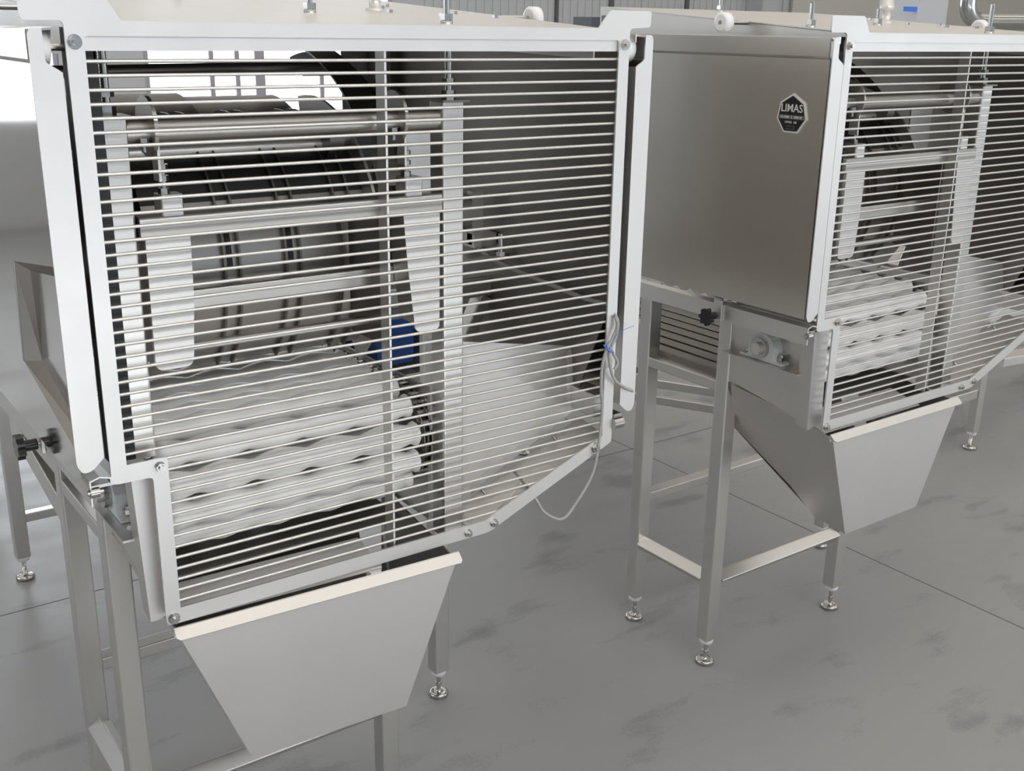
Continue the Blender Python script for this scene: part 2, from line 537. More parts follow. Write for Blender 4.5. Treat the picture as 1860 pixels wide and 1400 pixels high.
sheet('front_frame', rounded(outer, rads), [rounded(hole, [0.006, 0.006, 0, 0, 0, 0.004, 0])], 0.004, XZ(-0.002), STEEL, root)
MB().box(0.008, 0.986, 0.001, 0.035, 1.759, 1.783).build('header_channel', STEEL, root)


def xr(z):          # right end of a wire at height z
    return 0.990 if z > 0.985 else 0.690+(z-0.872)/(0.990-0.872)*(0.984-0.690)+0.01


wires = MB()
z = 1.745
while z > 0.88:
    xl = 0.006 if z > 1.145 else 0.070
    wires.cyl((xl, 0.004, z), (xr(z), 0.004, z), 0.0028, 8)
    wires.cyl((xl-0.001, 0.003, z), (xl+0.004, 0.003, z), 0.0045, 8)
    z -= 0.01962
wires.build('guard_wires', WIREM, root)
MB().box(0.4885, 0.4925, 0.006, 0.036, 0.868, 1.783).build('stiffener_bar', STEEL, root)


def bolt(x, y, z, r=0.009, parent=None, name='bolt'):
    b = MB()
    b.lathe((x, y, z), (x, y-1, z), [(0, r*1.2), (0.001, r*1.2)], 18)
    b.hexnut((x, y-0.001, z), (x, y-0.007, z), r)
    b.cyl((x, y-0.006, z), (x, y-0.011, z), r*0.55, 12)
    return b.build(name, CHROME, parent)


for (x, z, r) in ((0, 1.771, 0.0085), (0.998, 1.771, 0.0085), (0.0645, 1.1275, 0.0085), (0.0645, 0.856, 0.0085), (0.649, 0.8565, 0.007), (0.7106, 0.862, 0.0075), (0.966, 0.968, 0.009)):
    bolt(x, -0.004, z, r, root)
# spindles and nuts standing on the roof
def spindle(x, y, top, r=0.006):
    b = MB(); zz = zr(y)
    b.thread((x, y, zz), (x, y, top), r)
    b.lathe((x, y, zz), (x, y, zz+0.02), [(0, r*1.9), (0.007, r*1.9), (0.008, r*1.5)], 14)
    b.hexnut((x, y, zz+0.008), (x, y, zz+0.019), r*2.0)
    return b.build('threaded_spindle', CHROME, root)


spindle(0.643, 0.060, 1.875)
spindle(0.060, 0.160, 1.865)
spindle(0.44, 0.82, 1.895)
spindle(0.50, 0.30, 1.862)
nb = MB()
for (x, y) in ((0.69, 0.34), (0.758, 0.26), (0.84, 0.34), (0.75, 0.48), (0.87, 0.24), (0.80, 0.55)):
    nb.hexnut((x, y, zr(y)+0.003), (x, y, zr(y)+0.009), 0.006)
nb.build('roof_nuts', CHROME, root)
spc = MB()
spc.lathe((0.70, 0.42, zr(0.42)), (0.70, 0.42, 2.0), [(0, 0.018), (0.006, 0.018), (0.007, 0.012), (0.035, 0.012), (0.037, 0.02), (0.05, 0.02), (0.052, 0.017), (0.08, 0.017), (0.082, 0.008), (0.1, 0.008)], 20)
spc.build('tall_fitting', PIPEM, root)
for nm_y, xx, s_ in ((0.331, -0.052, 1), (0.33, 1.03, -1)):
    rl = MB().lathe((xx-0.013, nm_y, 1.818), (xx+0.013, nm_y, 1.818), [(0, 0.018), (0.003, 0.0235), (0.023, 0.0235), (0.026, 0.018)], 28).build('hanger_roller', NYLON, root, 'white nylon hanger roller')
    MB().cyl((xx-0.0145, nm_y, 1.818), (0.03 if s_ > 0 else 0.945, nm_y, 1.818), 0.005, 12).build('axle', CHROME, rl)
for xx, s_ in ((-0.038, 1), (1.03, -1)):
    rl = MB().lathe((xx-0.011, 0.035, 1.763), (xx+0.011, 0.035, 1.763), [(0, 0.02), (0.002, 0.0255), (0.020, 0.0255), (0.022, 0.02)], 28).build('hanger_roller', NYLON, root, 'white nylon hanger roller')
    MB().cyl((xx, 0.035, 1.763), (0.01 if s_ > 0 else 0.99, 0.035, 1.763), 0.005, 12).build('axle', CHROME, rl)
# rear framing of the hood
for x in (0.03, 0.93):
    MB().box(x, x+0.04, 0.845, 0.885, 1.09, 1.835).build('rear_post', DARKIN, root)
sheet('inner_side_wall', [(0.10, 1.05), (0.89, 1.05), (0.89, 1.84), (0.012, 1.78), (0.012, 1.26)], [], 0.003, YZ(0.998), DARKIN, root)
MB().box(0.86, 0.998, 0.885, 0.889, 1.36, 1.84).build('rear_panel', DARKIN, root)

# ---- adjusting gantry behind the wires
root = thing('adjusting_gantry', 'posts, cross pipe and twin arms behind the wires of the left machine', 'frame', (0.35, 0.06, 0.84), 'gantries inside the hoods')
reg(root, 'posts, cross pipe and twin arms behind the wires of the right machine')
MB().bar((0.0535, 0.0625, 1.13), (0.0535, 0.0625, 1.663), 0.042, 0.045, 0.004, (0, 1, 0)).build('post', TUBE, root)
MB().bar((0.6445, 0.0625, 0.835), (0.6445, 0.0625, 1.672), 0.045, 0.045, 0.004, (0, 1, 0)).build('post', TUBE, root)
MB().box(-0.005, 0.035, 0.02, 0.05, 1.14, 1.79).build('dark_guide_strip', RUBBER_SHADE, root, 'dark strip beside the left post')
for x, zt in ((0.0535, 1.663), (0.648, 1.672)):
    c = MB().box(x-0.028, x+0.028, 0.035, 0.092, zt, zt+0.004)
    c.build('post_cap', DARKIN, root)
    r_ = MB()
    r_.thread((x, 0.062, zt), (x, 0.062, 1.80), 0.0065)
    r_.hexnut((x, 0.062, zt+0.004), (x, 0.062, zt+0.020), 0.013).hexnut((x, 0.062, zt+0.030), (x, 0.062, zt+0.040), 0.012)
    r_.build('threaded_rod', CHROME, root)
MB().cyl((0.0745, 0.065, 1.642), (0.622, 0.065, 1.642), 0.0205, 28).build('cross_pipe', BEAMM, root)
for x in (0.112, 0.540):
    MB().cyl((x-0.003, 0.068, 1.648), (x+0.003, 0.068, 1.648), 0.046, 32).build('collar_disc', BEAMM, root)
    br = MB()
    br.box(x-0.03, x+0.006, 0.036, 0.062, 1.621, 1.625).box(x+0.002, x+0.006, 0.036, 0.062, 1.568, 1.625)
    br.build('angle_bracket', STEEL, root)
    ab = MB()
    ab.cyl((x+0.012, 0.05, 1.535), (x+0.012, 0.05, 1.60), 0.0045, 10)
    ab.hexnut((x+0.012, 0.05, 1.585), (x+0.012, 0.05, 1.593), 0.009).hexnut((x+0.012, 0.05, 1.568), (x+0.012, 0.05, 1.576), 0.009).hexnut((x+0.012, 0.05, 1.548), (x+0.012, 0.05, 1.557), 0.009)
    ab.hexnut((x-0.014, 0.045, 1.625), (x-0.014, 0.045, 1.633), 0.009).cyl((x-0.014, 0.045, 1.612), (x-0.014, 0.045, 1.625), 0.004, 8)
    ab.build('adjusting_bolt', CHROME, root)
    MB().bar((x+0.018, 0.05, 1.514), (x+0.018, 0.05, 1.548), 0.036, 0.036, 0.005, (0, 1, 0)).build('bolt_block', TUBE, root)
MB().bar((0.077, 0.052, 1.499), (0.614, 0.052, 1.499), 0.044, 0.036, 0.005).build('upper_beam', BEAMM, root)
MB().bar((0.155, 0.105, 1.367), (0.575, 0.105, 1.367), 0.035, 0.034, 0.004).build('middle_beam', BEAMM, root)
MB().bar((0.150, 0.105, 1.284), (0.500, 0.105, 1.284), 0.012, 0.014, 0.003).build('lower_bar', BEAMM, root)
armL = rounded([(0.083, 1.484), (0.153, 1.484), (0.1515, 1.385), (0.143, 1.274), (0.082, 1.274)], [0, 0.002, 0, 0.014, 0.014])
armR = rounded([(0.5345, 1.484), (0.609, 1.484), (0.607, 1.268), (0.556, 1.268), (0.541, 1.40)], [0, 0.002, 0.010, 0.014, 0])
for p in (armL, armR):
    a = MB()
    a.prism([(x, 0.03, z) for x, z in p], (0, 0.004, 0))
    x0, z0, x1, z1 = p[0][0], p[0][1], (0.0815 if p is armL else 0.556), 1.284
    xm, zm = (0.0825, 1.38) if p is armL else (0.541, 1.40)
    a.prism([(x0, 0.034, z0), (x0, 0.085, z0), (xm, 0.085, zm), (xm, 0.034, zm)], (0.003, 0, 0))
    a.prism([(xm, 0.034, zm), (xm, 0.085, zm), (x1, 0.085, z1), (x1, 0.034, z1)], (0.003, 0, 0))
    a.build('hanging_arm', STEEL, root)
sheet('link_plate', rounded([(0.05, 1.25), (0.17, 1.25), (0.17, 1.50), (0.05, 1.50)], 0.01), [], 0.004, YZ(0.500), DARKIN, root)

# ---- curved drum cover with ribs
root = thing('ribbed_drum', 'curved ribbed steel drum behind the left gantry, above the white rollers', 'drum', (0.4, 0.43, 1.38), 'ribbed drums')
reg(root, 'curved ribbed steel drum inside the right machine, above its white rollers')


def arc(yc, zc, r, a0, a1, n):
    return [(yc-r*math.cos(math.radians(a0+(a1-a0)*k/n)), zc+r*math.sin(math.radians(a0+(a1-a0)*k/n))) for k in range(n+1)]


def shell(x0, x1, yc, zc, r, t, a0, a1, n=24):
    m_ = MB()
    A = arc(yc, zc, r, a0, a1, n); B = arc(yc, zc, r-t, a0, a1, n)
    m_.add([(x0, y, z) for y, z in A]+[(x1, y, z) for y, z in A], [(i, i+1, i+n+2, i+n+1) for i in range(n)], True)
    m_.add([(x0, y, z) for y, z in B]+[(x1, y, z) for y, z in B], [(i+1, i, i+n+1, i+n+2) for i in range(n)], True)
    for x in (x0, x1):
        m_.add([(x, y, z) for y, z in A]+[(x, y, z) for y, z in B], [(i, i+1, i+n+2, i+n+1) for i in range(n)])
    for k in (0, n):
        m_.add([(x0, *A[k]), (x1, *A[k]), (x1, *B[k]), (x0, *B[k])], [(0, 1, 2, 3)])
    return m_


for (a, b) in ((0.135, 0.258), (0.262, 0.286), (0.290, 0.373), (0.377, 0.401), (0.405, 0.484), (0.488, 0.515), (0.519, 0.552)):
    shell(a, b, 0.43, 1.38, 0.25, 0.003, -45, 30).build('drum_segment', BEAMM, root)
    shell(a, b, 0.43, 1.38, 0.25, 0.003, 30, 100).build('shaded_segment', RUBBER_SHADE, root)  # same drum shell, upper arc coloured dark for the shade above the beam
for x in (0.258, 0.286, 0.373, 0.401, 0.484, 0.515):
    shell(x, x+0.004, 0.43, 1.38, 0.260, 0.010, -44, 100).build('rib', DARKIN, root)
shell(0.552, 0.558, 0.43, 1.38, 0.285, 0.05, -50, 100).build('end_ring', STEEL, root)
for x in (0.272, 0.387):
    q = arc(0.43, 1.38, 0.2515, 2, 18, 5)
    n = 5
    MB().add([(x-0.005, y, z) for y, z in q]+[(x+0.005, y, z) for y, z in q], [(i, i+1, i+n+2, i+n+1) for i in range(n)]).build('slot', BLACK, root)

# ---- rear hood drum: dark upper shells, tube, rings
root = thing('elevator_hood', 'dark curved elevator cover at the back of the left machine', 'cover', (0.5, 0.75, 1.3), 'elevator covers at the back of the hoods')
reg(root, 'dark curved elevator cover at the back of the right machine')
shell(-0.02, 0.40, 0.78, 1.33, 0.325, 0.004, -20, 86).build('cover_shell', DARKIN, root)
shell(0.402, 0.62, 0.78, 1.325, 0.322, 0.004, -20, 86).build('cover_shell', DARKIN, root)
MB().cyl((-0.02, 0.62, 1.704), (0.72, 0.62, 1.712), 0.012, 16).build('cross_tube', DARKIN, root)
pg = MB()
for x in (0.235, 0.335, 0.435, 0.535):
    pg.box(x, x+0.012, 0.73, 0.75, 1.69, 1.705)
pg.build('pegs', BLACK, root)
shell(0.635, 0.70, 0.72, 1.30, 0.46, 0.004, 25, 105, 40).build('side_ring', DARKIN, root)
shell(0.70, 0.725, 0.72, 1.30, 0.44, 0.03, 10, 105, 40).build('rubber_ring', RUBBER_SHADE, root)
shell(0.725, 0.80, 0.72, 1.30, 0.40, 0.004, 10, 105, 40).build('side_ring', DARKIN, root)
MB().cyl((0.05, 0.28, 1.585), (0.50, 0.28, 1.585), 0.011, 14).build('idler_shaft', PIPEM, root)
ir = MB().cyl((0.50, 0.28, 1.60), (0.53, 0.28, 1.60), 0.045, 28).cyl((0.53, 0.28, 1.60), (0.56, 0.28, 1.60), 0.03, 24)
ir.build('idler_wheel', DARKIN, root)
MB().box(0.02, 0.62, 0.30, 0.304, 1.40, 1.60).build('dark_baffle', RUBBER_SHADE, root)

# ---- roller conveyor
root = thing('roller_conveyor', 'endless bed of white scalloped rollers behind the left wire guard', 'conveyor', (0.34, 0.35, 0.92), 'white roller conveyors')
reg(root, 'endless bed of white scalloped rollers behind the right wire guard')
XL, XR = 0.088, 0.590
NL = 4.6
prof = [(0, 0.012), (0.002, 0.019), (0.006, 0.022)]
NP = 60
for i in range(NP+1):
    t = i/NP
    ph = (t*NL+0.5) % 1.0
    r = 0.0288-0.0105*abs(2*ph-1)**1.35
    prof.append((0.008+t*(XR-XL-0.016), r if 0 < i < NP else 0.0245))
prof += [(XR-XL-0.006, 0.0245), (XR-XL-0.002, 0.021), (XR-XL, 0.012)]
YC, ZC, RR = 0.182, 1.022, 0.098
path = []
sp_ = 0.0565
da = sp_/RR
for k in range(-2, 4):
    a = math.radians(164)+k*da
    path.append((YC+RR*math.cos(a), ZC+RR*math.sin(a), a))
atop = path[0]; abot = path[-1]
for k in range(1, 9):
    path.append((YC+RR*math.cos(atop[2])+k*sp_, min(ZC+RR*math.sin(atop[2])+0.010, 1.118), 0))
for k in range(1, 4):
    path.append((YC+RR*math.cos(abot[2])+k*sp_, ZC-RR, 0))
proto = None
for k, (y, z, a) in enumerate(path):
    if proto is None:
        proto = MB().lathe((XL, y, z), (XR, y, z), prof, 12)
        base = (y, z)
        ro = proto.build('scalloped_roller', WHITE, root)
        ro['group'] = 'scalloped rollers'
        first = ro
    else:
        ro = first.copy(); COL.objects.link(ro); ro.parent = root
        ro.location = (0, y-base[0], z-base[1])
for nm, x, s_ in (('chain', XR+0.022, 1), ('chain', XL-0.006, -1)):
    ch = MB()
    loop = []
    for k in range(15):
        a = math.radians(90+180*k/14)
        loop.append((YC+RR*math.cos(a), ZC+RR*math.sin(a)))
    seg = 0.0223
    top = [(YC+k*seg, ZC+RR) for k in range(20, 0, -1)]
    bot = [(YC+k*seg, ZC-RR) for k in range(1, 8)]
    loop = top+loop+bot
    for i in range(len(loop)-1):
        (y0, z0), (y1, z1) = loop[i], loop[i+1]
        off = 0.006 if i % 2 else 0.0085
        for sgn in (-1, 1):
            ch.bar((x+sgn*off, y0, z0), (x+sgn*off, y1, z1), 0.0015, 0.011, 0.0005, (0, -(z1-z0), (y1-y0)))
        ch.cyl((x-0.012, y0, z0), (x+0.012, y0, z0), 0.005, 8)
    ch.build(nm, CHROME, root)
MB().cyl((XR+0.012, YC, ZC), (XR+0.018, YC, ZC), RR-0.012, 40).build('sprocket', DARKIN, root)
MB().cyl((XL-0.004, YC, ZC), (XL-0.001, YC, ZC), RR-0.02, 40).build('sprocket', DARKIN, root)
MB().cyl((0.02, YC+0.011, ZC+0.011), (0.66, YC+0.011, ZC+0.011), 0.015, 20).build('drive_shaft', PIPEM, root)
MB().box(XL-0.02, XR+0.05, 0.24, 0.34, 1.00, 1.02).build('bed_plate', RUBBER_SHADE, root)
MB().box(0.625, 0.631, 0.105, 0.75, 0.85, 1.13).build('side_plate', STEEL, root)
MB().box(0.10, 0.56, 0.10, 0.30, 0.872, 0.875).build('return_tray', DARKIN, root)

# ---- blue gear motor
root = thing('gear_motor', 'blue finned gear motor deep behind the wires of the left machine', 'motor', (0.75, 0.55, 1.0), None)
gm = MB()
gm.cyl((0.70, 0.40, 1.13), (0.70, 0.62, 1.13), 0.045, 28)
for k in range(14):
    gm.cyl((0.70, 0.42+0.014*k, 1.13), (0.70, 0.424+0.014*k, 1.13), 0.055, 28)
gm.build('finned_body', BLUE, root)
MB().bar((0.70, 0.36, 1.15), (0.70, 0.40, 1.15), 0.09, 0.10, 0.01, (0, 0, 1)).build('gearbox', BLUE, root)
MB().box(0.67, 0.76, 0.36, 0.64, 1.065, 1.072).box(0.76, 0.768, 0.36, 0.64, 1.0, 1.2).build('mounting_plate', STEEL, root)

# ---- inner discharge chute at the right
root = thing('discharge_chute', 'folded sheet chute low at the right inside the left machine, sloping to the diagonal edge', 'chute', (0.85, 0.1, 0.85), 'inner discharge chutes')
reg(root, 'folded sheet chute low at the right inside the right machine')
c = MB()
c.prism([(0.672, 0.10, 1.218), (1.0, 0.125, 1.152), (0.99, 0.10, 1.015), (0.672, 0.095, 0.865)], (0, 0.003, 0))
c.build('back_sheet', STEEL, root)
c = MB()
c.prism([(0.672, 0.094, 0.858), (1.0, 0.094, 1.000), (1.0, 0.006, 0.985), (0.69, 0.006, 0.846), (0.672, 0.006, 0.845)], (0, 0, -0.003))
c.build('floor_sheet', PIPEM, root)
cl = MB()
for x in (0.735, 0.915):
    zz = 0.862+(x-0.672)/0.328*0.148
    cl.tube([(x-0.02, 0.085, zz+0.0), (x-0.005, 0.080, zz+0.012), (x+0.006, 0.085, zz+0.004), (x+0.014, 0.07, zz-0.012)], 0.003, 6, 4)
cl.build('wire_clips', CHROME, root)
MB().bar((0.94, 0.45, 1.225), (1.0, 0.45, 1.225), 0.04, 0.048, 0.004).bar((0.70, 0.45, 1.225), (0.94, 0.45, 1.225), 0.04, 0.048, 0.004).build('cross_beam', TUBE, root)
MB().bar((0.985, 0.45, 1.20), (0.93, 0.45, 1.09), 0.03, 0.04, 0.003, (0, 1, 0)).build('brace', TUBE, root)
k = MB()
k.box(0.93, 0.99, 0.40, 0.46, 1.325, 1.355).box(0.86, 0.99, 0.36, 0.50, 1.30, 1.31).cyl((0.87, 0.45, 1.40), (0.93, 0.45, 1.40), 0.045, 28).cyl((0.80, 0.45, 1.40), (0.87, 0.45, 1.40), 0.02, 20)
k.box(0.93, 0.96, 0.41, 0.43, 1.33, 1.45)
k.cyl((0.975, 0.36, 1.31), (0.975, 0.36, 1.36), 0.006, 10).hexnut((0.975, 0.36, 1.31), (0.975, 0.36, 1.32), 0.011)
k.build('bearing_unit', TUBE, root)
MB().prism([(0.70, 0.30, 1.62), (0.80, 0.30, 1.62), (0.80, 0.30, 1.45), (0.74, 0.30, 1.45), (0.70, 0.30, 1.50)], (0, 0.004, 0)).build('gusset_plate', STEEL, root)

# ---- hopper under the guard
root = thing('collecting_hopper', 'large grey trapezoid hopper with rolled lip below the left wire guard, bottom of picture', 'hopper', (0.34, 0.12, 0.53), 'front hoppers')
hopper_a = root
reg(root, 'pale trapezoid hopper with rolled lip below the right wire guard, its dark side showing')
TLx, TRx, BLx, BRx, FY, FYB, HT, HB, BY, BYB = 0.074, 0.611, 0.191, 0.504, -0.022, -0.008, 0.826, 0.527, 0.30, 0.094
hx = lambda z: TLx+(BLx-TLx)*(HT-z)/(HT-HB)
MB().prism([(TLx, FY, HT), (TRx, FY, HT), (BRx, FYB, HB), (BLx, FYB, HB)], (0, 0.003, 0)).build('front_panel', STEEL, root)
MB().prism([(hx(z), y, z) for y, z in ((FY+0.003, HT), (FYB+0.003, HB), (BYB, HB+0.015), (0.16, 0.615), (0.335, 0.745), (0.31, 0.885), (0.05, 0.85))], (0.003, 0, 0)).build('side_panel', TUBE, root)
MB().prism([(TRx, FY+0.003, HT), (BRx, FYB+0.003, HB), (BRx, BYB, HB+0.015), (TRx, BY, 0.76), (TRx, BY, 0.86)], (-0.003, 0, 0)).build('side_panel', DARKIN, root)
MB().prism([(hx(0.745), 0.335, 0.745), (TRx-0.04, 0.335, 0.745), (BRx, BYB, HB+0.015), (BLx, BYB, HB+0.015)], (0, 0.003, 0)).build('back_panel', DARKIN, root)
lp = MB()
lx0, lx1 = TLx-0.006, TRx+0.006
a_, b_ = (FY+0.004, HT+0.012), (FY-0.014, HT-0.003)
lp.prism([(lx0, *a_), (lx0, a_[0]-0.014, a_[1]-0.0115), (lx0+0.006, *b_), (lx1-0.004, *b_), (lx1, a_[0]-0.014, a_[1]-0.0115), (lx1, *a_)], (0, 0.0015, -0.002))
lp.box(lx0, lx1, a_[0]-0.001, a_[0]+0.002, HT-0.006, HT+0.012)
lp.build('rolled_lip', PIPEM, root)
tr = MB()
tr.prism([(0.062, -0.004, 0.838), (0.46, -0.004, 0.838), (0.455, 0.088, 0.862), (0.066, 0.088, 0.862)], (0, 0, 0.002))
tr.build('drip_ledge', PIPEM, root)

# ---- sliding side doors
def door(side, label, lab_b, recess):
    global ORG
    s = -1 if side == 'left' else 1
    X = -0.056 if s < 0 else 1.058
    zb = 1.150 if s < 0 else 1.04
    r = thing('sliding_side_door', label, 'door', (X, 0.4, zb), 'sliding side doors')
    if lab_b:
        reg(r, lab_b)
    yb = 0.86
    m_ = MB()
    if recess:
        zb2 = 1.118
        Xi = X+0.020
        O1 = (X, 0.29, 1.42); O2 = (X, 0.31, 1.243); O3 = (X, -0.004, 1.172); O4 = (X, -0.004, 1.462)
        I1 = (Xi, 0.272, 1.405); I2 = (Xi, 0.264, 1.2515); I3 = (Xi, -0.004, 1.180); I4 = (Xi, -0.004, 1.44)
        T = (X, -0.004, 1.742); E_ = (X, yb, 1.742); F_ = (X, yb, 1.42); G_ = (X, yb, zb2); H_ = (X, -0.004, zb2)
        m_.add([T, E_, F_, O1, O4], [(0, 1, 2, 3, 4)])
        m_.add([O1, F_, G_, O2], [(0, 1, 2, 3)])
        m_.add([O2, G_, H_, O3], [(0, 1, 2, 3)])
        m_.add([O1, O2, I2, I1], [(0, 1, 2, 3)])
        m_.add([O2, O3, I3, I2], [(0, 1, 2, 3)])
        m_.add([O4, O1, I1, I4], [(0, 1, 2, 3)])
        m_.add([I1, I2, I3, I4], [(0, 1, 2, 3)])
        m_.build('door_sheet', SHINY, r)
        MB().cyl(O1, O2, 0.0012, 6).build('weld_seam', CHROME, r)
    else:
        m_.box(X-0.0015, X+0.0015, 0.0, yb, zb, 1.742)
        m_.build('door_sheet', SHEETM, r)
    b = MB()
    # bent top carrying the rollers
    i = 1 if s < 0 else -1
    pr = [(X, 1.742), (X-i*0.006, 1.748), (X-i*0.006, 1.787), (X+i*0.03, 1.790), (X+i*0.03, 1.775), (X+i*0.027, 1.775), (X+i*0.027, 1.7865), (X-i*0.003, 1.784), (X-i*0.003, 1.749), (X+i*0.003, 1.742)]
    if i < 0:
        pr = pr[::-1]
    b.prism([(x, 0.001, z) for x, z in pr], (0, yb, 0))
    b.build('top_track', SHEETM if s < 0 else STEEL, r)
    fl = [(0.0, 1.782), (0.004, 1.789), (0.019, 1.789), (0.020, 1.744), (0.041, 1.731), (0.041, zb+0.014), (0.022, zb-0.004), (0.008, zb-0.006), (0.0, zb+0.008)]
    fp = [(X-i*0.006+i*u, v) for u, v in fl]
    sheet('door_flange', rounded(fp, [0.012, 0.006, 0.002, 0.004, 0.006, 0.002, 0.01, 0.012, 0.012]), [], 0.003, XZ(-0.0085), STEEL, r, 'bright folded front edge')
    e = MB()
    xe = X-i*0.006+i*0.041
    e.prism([(xe, -0.009, 1.731), (xe, -0.009, zb+0.014), (xe, 0.02, zb+0.014), (xe, 0.02, 1.731)], (-i*0.0025, 0, 0))
    e.build('flange_return', STEEL, r)
    if s > 0:
        MB().box(1.018, 1.038, 0.0, 0.03, zb-0.035, zb-0.01).cyl((1.01, -0.004, zb-0.028), (1.035, -0.004, zb-0.028), 0.012, 16).build('latch', CHROME, r)
    return r


door('left', 'mirror-like side door with bright front edge at the far left of the picture', None, True)
door('right', 'side door whose bright upright edge divides the two machines', 'right side door of the machine cut off by the picture edge', False)
b_door = door('left', 'brushed brown-grey side door bearing a black seven-sided badge', None, False)
# badge on it
ORGK = ORG.copy()
XB = -0.058
yc, zc = 0.090, 1.615
hept = [(0.091, 1.665), (0.126, 1.645), (0.134, 1.608), (0.111, 1.577), (0.070, 1.577), (0.047, 1.608), (0.056, 1.645)]
pl_ = MB().prism([(XB, y, z) for y, z in hept], (-0.003, 0, 0)).build('badge', BADGEW, b_door, 'black heptagonal maker plate with silver rim')
inn = [(yc+(y-yc)*0.90, zc+(z-zc)*0.90) for y, z in hept]
MB().prism([(XB-0.003, y, z) for y, z in inn], (-0.0008, 0, 0)).build('badge_field', BADGEB, pl_)
MB().prism([(XB-0.0038, y, z) for y, z in ((0.1285, 1.6165), (0.0515, 1.6165), (0.0505, 1.6075), (0.1295, 1.6075))], (-0.0004, 0, 0)).build('badge_strip', BADGEG, pl_)


def text(body, y, z, size, wide, m, depth=0.0003, bold=0.0):
    cu = bpy.data.curves.new('lettering', 'FONT')
    cu.body = body
    cu.size = size
    cu.extrude = depth
    cu.offset = bold
    cu.align_x = 'CENTER'; cu.align_y = 'CENTER'
    t = bpy.data.objects.new('lettering', cu)
    COL.objects.link(t)
    bpy.context.view_layer.update()
    wd = t.dimensions.x
    me = bpy.data.meshes.new_from_object(t.evaluated_get(bpy.context.evaluated_depsgraph_get()))
    bpy.data.objects.remove(t)
    sx = wide/wd
    for v in me.vertices:
        u, w_, d = v.co.x*sx, v.co.y, v.co.z
        v.co = Vector((XB-0.0045-d, y-u, z+w_))-ORG
    me.materials.clear(); me.materials.append(m)
    o = bpy.data.objects.new('lettering', me)
    COL.objects.link(o)
    o.parent = pl_
    return o


text('LIMAS', 0.0905, 1.6315, 0.025, 0.062, BADGEW, 0.0003, 0.0002)
text('EA 2000   L  1090 37', 0.0905, 1.6118, 0.0072, 0.062, BADGEW)
text('LIMAS  AB', 0.0905, 1.6005, 0.0072, 0.034, BADGEW)
text('Tel 0371 3620', 0.0905, 1.5915, 0.0045, 0.026, BADGEG)
text('www 0171 5930', 0.0905, 1.5855, 0.0045, 0.028, BADGEG)

# ------------------------------------------------------------------ second station: copies
BY_ = 0.008635
MT = Matrix.Translation((1.66827, 0.01163, 0)) @ Matrix.Rotation(BY_, 4, 'Z')
bpy.context.view_layer.update()
for r, lb in PARTS:
    c = copy_tree(r)
    c.location = MT @ r.location
    c.rotation_euler = (0, 0, BY_)
    c['label'] = lb
b_door.location = MT @ b_door.location
b_door.rotation_euler = (0, 0, BY_)
hopper_a.rotation_euler = (0, 0, -0.045)

# ------------------------------------------------------------------ cables on the near machine
ORG = Vector((0.98, 0, 0.83))
cb = MB()
cb.tube([(0.938, 0.40, 1.323), (0.965, 0.35, 1.295), (0.975, 0.22, 1.282), (0.99, 0.08, 1.268), (1.0, 0.012, 1.268)], 0.005, 8, 6)
cb.tube([(0.999, -0.012, 1.245), (1.004, -0.012, 1.226), (0.992, -0.013, 1.202), (0.979, -0.013, 1.184), (0.969, -0.012, 1.147), (0.969, -0.012, 1.094), (0.974, -0.012, 1.057), (0.969, -0.012, 0.986),
         (0.955, -0.012, 0.915), (0.911, -0.012, 0.856), (0.877, -0.012, 0.831), (0.835, -0.008, 0.854), (0.812, 0.0, 0.893), (0.805, 0.06, 0.93)], 0.0032, 8, 6)
cb.tube([(1.002, 0.012, 1.26), (1.004, -0.012, 1.24), (1.0, -0.016, 1.21), (0.988, -0.016, 1.185), (0.992, -0.016, 1.173), (1.006, -0.016, 1.150), (0.999, -0.016, 1.136)], 0.0032, 8, 6)
cb.tube([(0.984, -0.016, 1.186), (0.985, -0.014, 1.162), (0.997, -0.016, 1.119), (1.022, -0.018, 1.096), (1.052, -0.016, 1.08)], 0.0032, 8, 6)
tag(cb.build('cable', CABLEM), 'loose grey cable bundled at the right guard frame and looping below it', 'cable')
ORG = Vector((0.98, 0, 1.18))
ct = MB()
ct.tube([(0.974, -0.008, 1.19), (0.976, -0.02, 1.182), (0.988, -0.022, 1.176), (0.996, -0.012, 1.172)], 0.0016, 6, 4)
ct.tube([(0.976, -0.018, 1.186), (0.972, -0.02, 1.194), (0.978, -0.02, 1.20)], 0.0012, 6, 4)
ct.tube([(0.99, -0.02, 1.205), (1.01, -0.022, 1.218), (1.04, -0.022, 1.224)], 0.0006, 6, 4)
tag(ct.build('cable_tie', BLUETIE), 'thin blue tie knotted round the grey cable bundle', 'cable tie')

# ------------------------------------------------------------------ conveyors and stands behind
def bleg(r, x, y, h, w=0.045):
    global ORG
    l = MB().bar((x, y, 0.085), (x, y, h), w, w, 0.004, (0, 1, 0)).build('leg', TUBE, r)
    MB().lathe((x, y, 0.066), (x, y, 0.1), [(0, 0.012), (0.003, 0.019), (0.012, 0.0215), (0.020, 0.0215)], 16).build('end_cap', NYLON, l)
    MB().lathe((x, y, 0), (x, y, 0.1), [(0, 0.026), (0.003, 0.03), (0.012, 0.03), (0.018, 0.02), (0.018, 0.008), (0.07, 0.006)], 20).build('levelling_foot', CHROME, l)


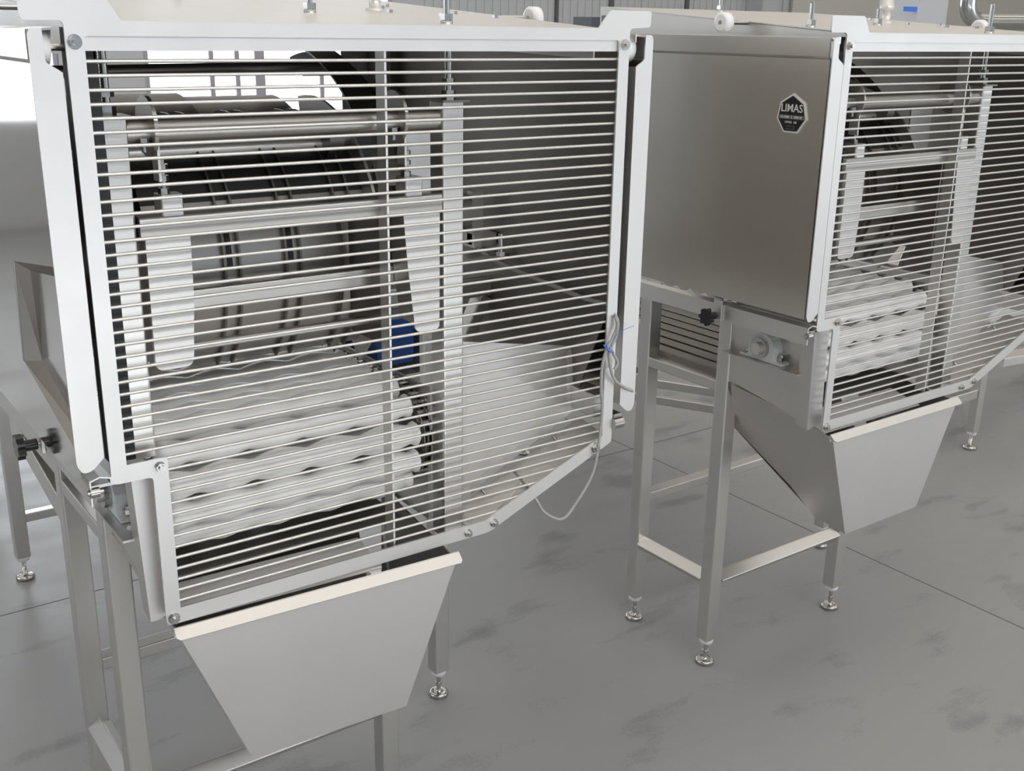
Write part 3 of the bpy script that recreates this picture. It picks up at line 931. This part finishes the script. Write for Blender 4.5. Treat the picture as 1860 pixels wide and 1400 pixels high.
r = thing('feeder_stand', 'tube stand whose one leg and foot show at the far left behind the near machine', 'stand', (0.6, 2.2, 0))
bleg(r, 0.19, 2.02, 1.0); bleg(r, 1.1, 2.02, 1.0); bleg(r, 0.19, 2.6, 1.0); bleg(r, 1.1, 2.6, 1.0)
MB().bar((0.21, 2.02, 0.222), (1.08, 2.02, 0.222), 0.035, 0.03, 0.003).build('stretcher', TUBE, r)
MB().box(0.15, 1.14, 1.98, 2.64, 1.0, 1.04).build('bed', STEEL, r)
bm = MB()
bm.cyl((0.12, 1.5, 1.02), (0.30, 1.5, 1.02), 0.07, 24)
for k in range(9):
    bm.cyl((0.13+0.02*k, 1.5, 1.02), (0.136+0.02*k, 1.5, 1.02), 0.085, 24)
ORG = Vector((0, 0, 0))
r = thing('drive_motor', 'blue drive motor glimpsed low at the far left edge behind the side beam', 'motor', (0.2, 1.5, 0.93))
bm.build('finned_body', BLUE, r)
MB().box(0.10, 0.32, 1.44, 1.56, 0.93, 0.945).bar((0.21, 1.5, 0.0), (0.21, 1.5, 0.93), 0.05, 0.05).build('motor_bracket', TUBE, r)

r = thing('feed_conveyor', 'slatted feed conveyor deep behind the badge door machine', 'conveyor', (2.2, 2.6, 0.0))
sl = MB()
for k in range(9):
    x = 1.72+0.062*k
    sl.bar((x+0.024, 1.96, 0.89), (x+0.024, 3.2, 0.89), 0.048, 0.02, 0.003)
sl.build('slats', DARKIN, r)
for x in (1.70, 2.32):
    MB().bar((x, 1.96, 0.86), (x, 3.2, 0.86), 0.03, 0.07).build('side_rail', TUBE, r)
for x in (1.74, 2.28):
    for y in (2.02, 3.1):
        bleg(r, x, y, 0.86)
MB().bar((2.29, 2.0, 0.35), (2.80, 1.07, 0.35), 0.03, 0.035).build('lower_bar', TUBE, r)
MB().bar((2.29, 2.0, 0.42), (2.80, 1.07, 0.42), 0.03, 0.035).build('lower_bar', TUBE, r)
MB().bar((2.52, 1.58, 0.435), (2.98, 1.66, 0.46), 0.05, 0.03).build('side_arm', PIPEM, r)

r = thing('outfeed_conveyor', 'low conveyor leg and beige topped beam at the right edge beyond the right hopper', 'conveyor', (4.0, 0.93, 0))
q = MT @ Vector((2.36, 0.92, 0))
bleg(r, q.x, q.y, 0.62)
MB().bar((q.x-0.30, q.y, 0.27), (q.x-0.02, q.y, 0.27), 0.03, 0.045).build('stretcher', TUBE, r)
MB().bar((q.x+0.9, q.y+0.45, 0.16), (q.x+2.2, q.y+0.25, 0.16), 0.10, 0.05).build('floor_beam', PIPEM, r)
MB().box(q.x-0.4, q.x+0.9, q.y-0.05, q.y+0.5, 0.62, 0.66).build('bed', STEEL, r)

# things above the far roof
r = thing('flexible_duct', 'shiny silver bent duct above the roof of the right machine', 'duct', (5.6, 3.0, 2.0))
dp = [(6.67, 3, 2.9), (6.67, 3, 2.3), (6.67, 3, 2.05), (6.69, 3, 1.95), (6.78, 3, 1.895), (6.95, 3, 1.885), (7.4, 3, 1.89), (9.0, 3, 1.9)]
dm = MB().tube(dp, 0.055, 20, 10)
dm.build('duct_pipe', DUCTM, r)
r = thing('filter_unit', 'grey cabinet with blue label on the wall side behind the right machine roof', 'cabinet', (5.0, 3.4, 0))
MB().box(6.12, 6.45, 3.0, 3.3, 0, 2.3).build('cabinet_body', WALLM, r)
MB().box(6.0, 6.12, 3.0, 3.02, 1.935, 1.965).build('label', BLUETIE, r, 'blue label')
ORG = Vector((3.25, 3.0, 0))
tag(MB().box(3.34, 3.60, 2.95, 3.1, 0, 1.855).build('control_box', BLACK), 'black control box peeking over the roof between the machines', 'box')
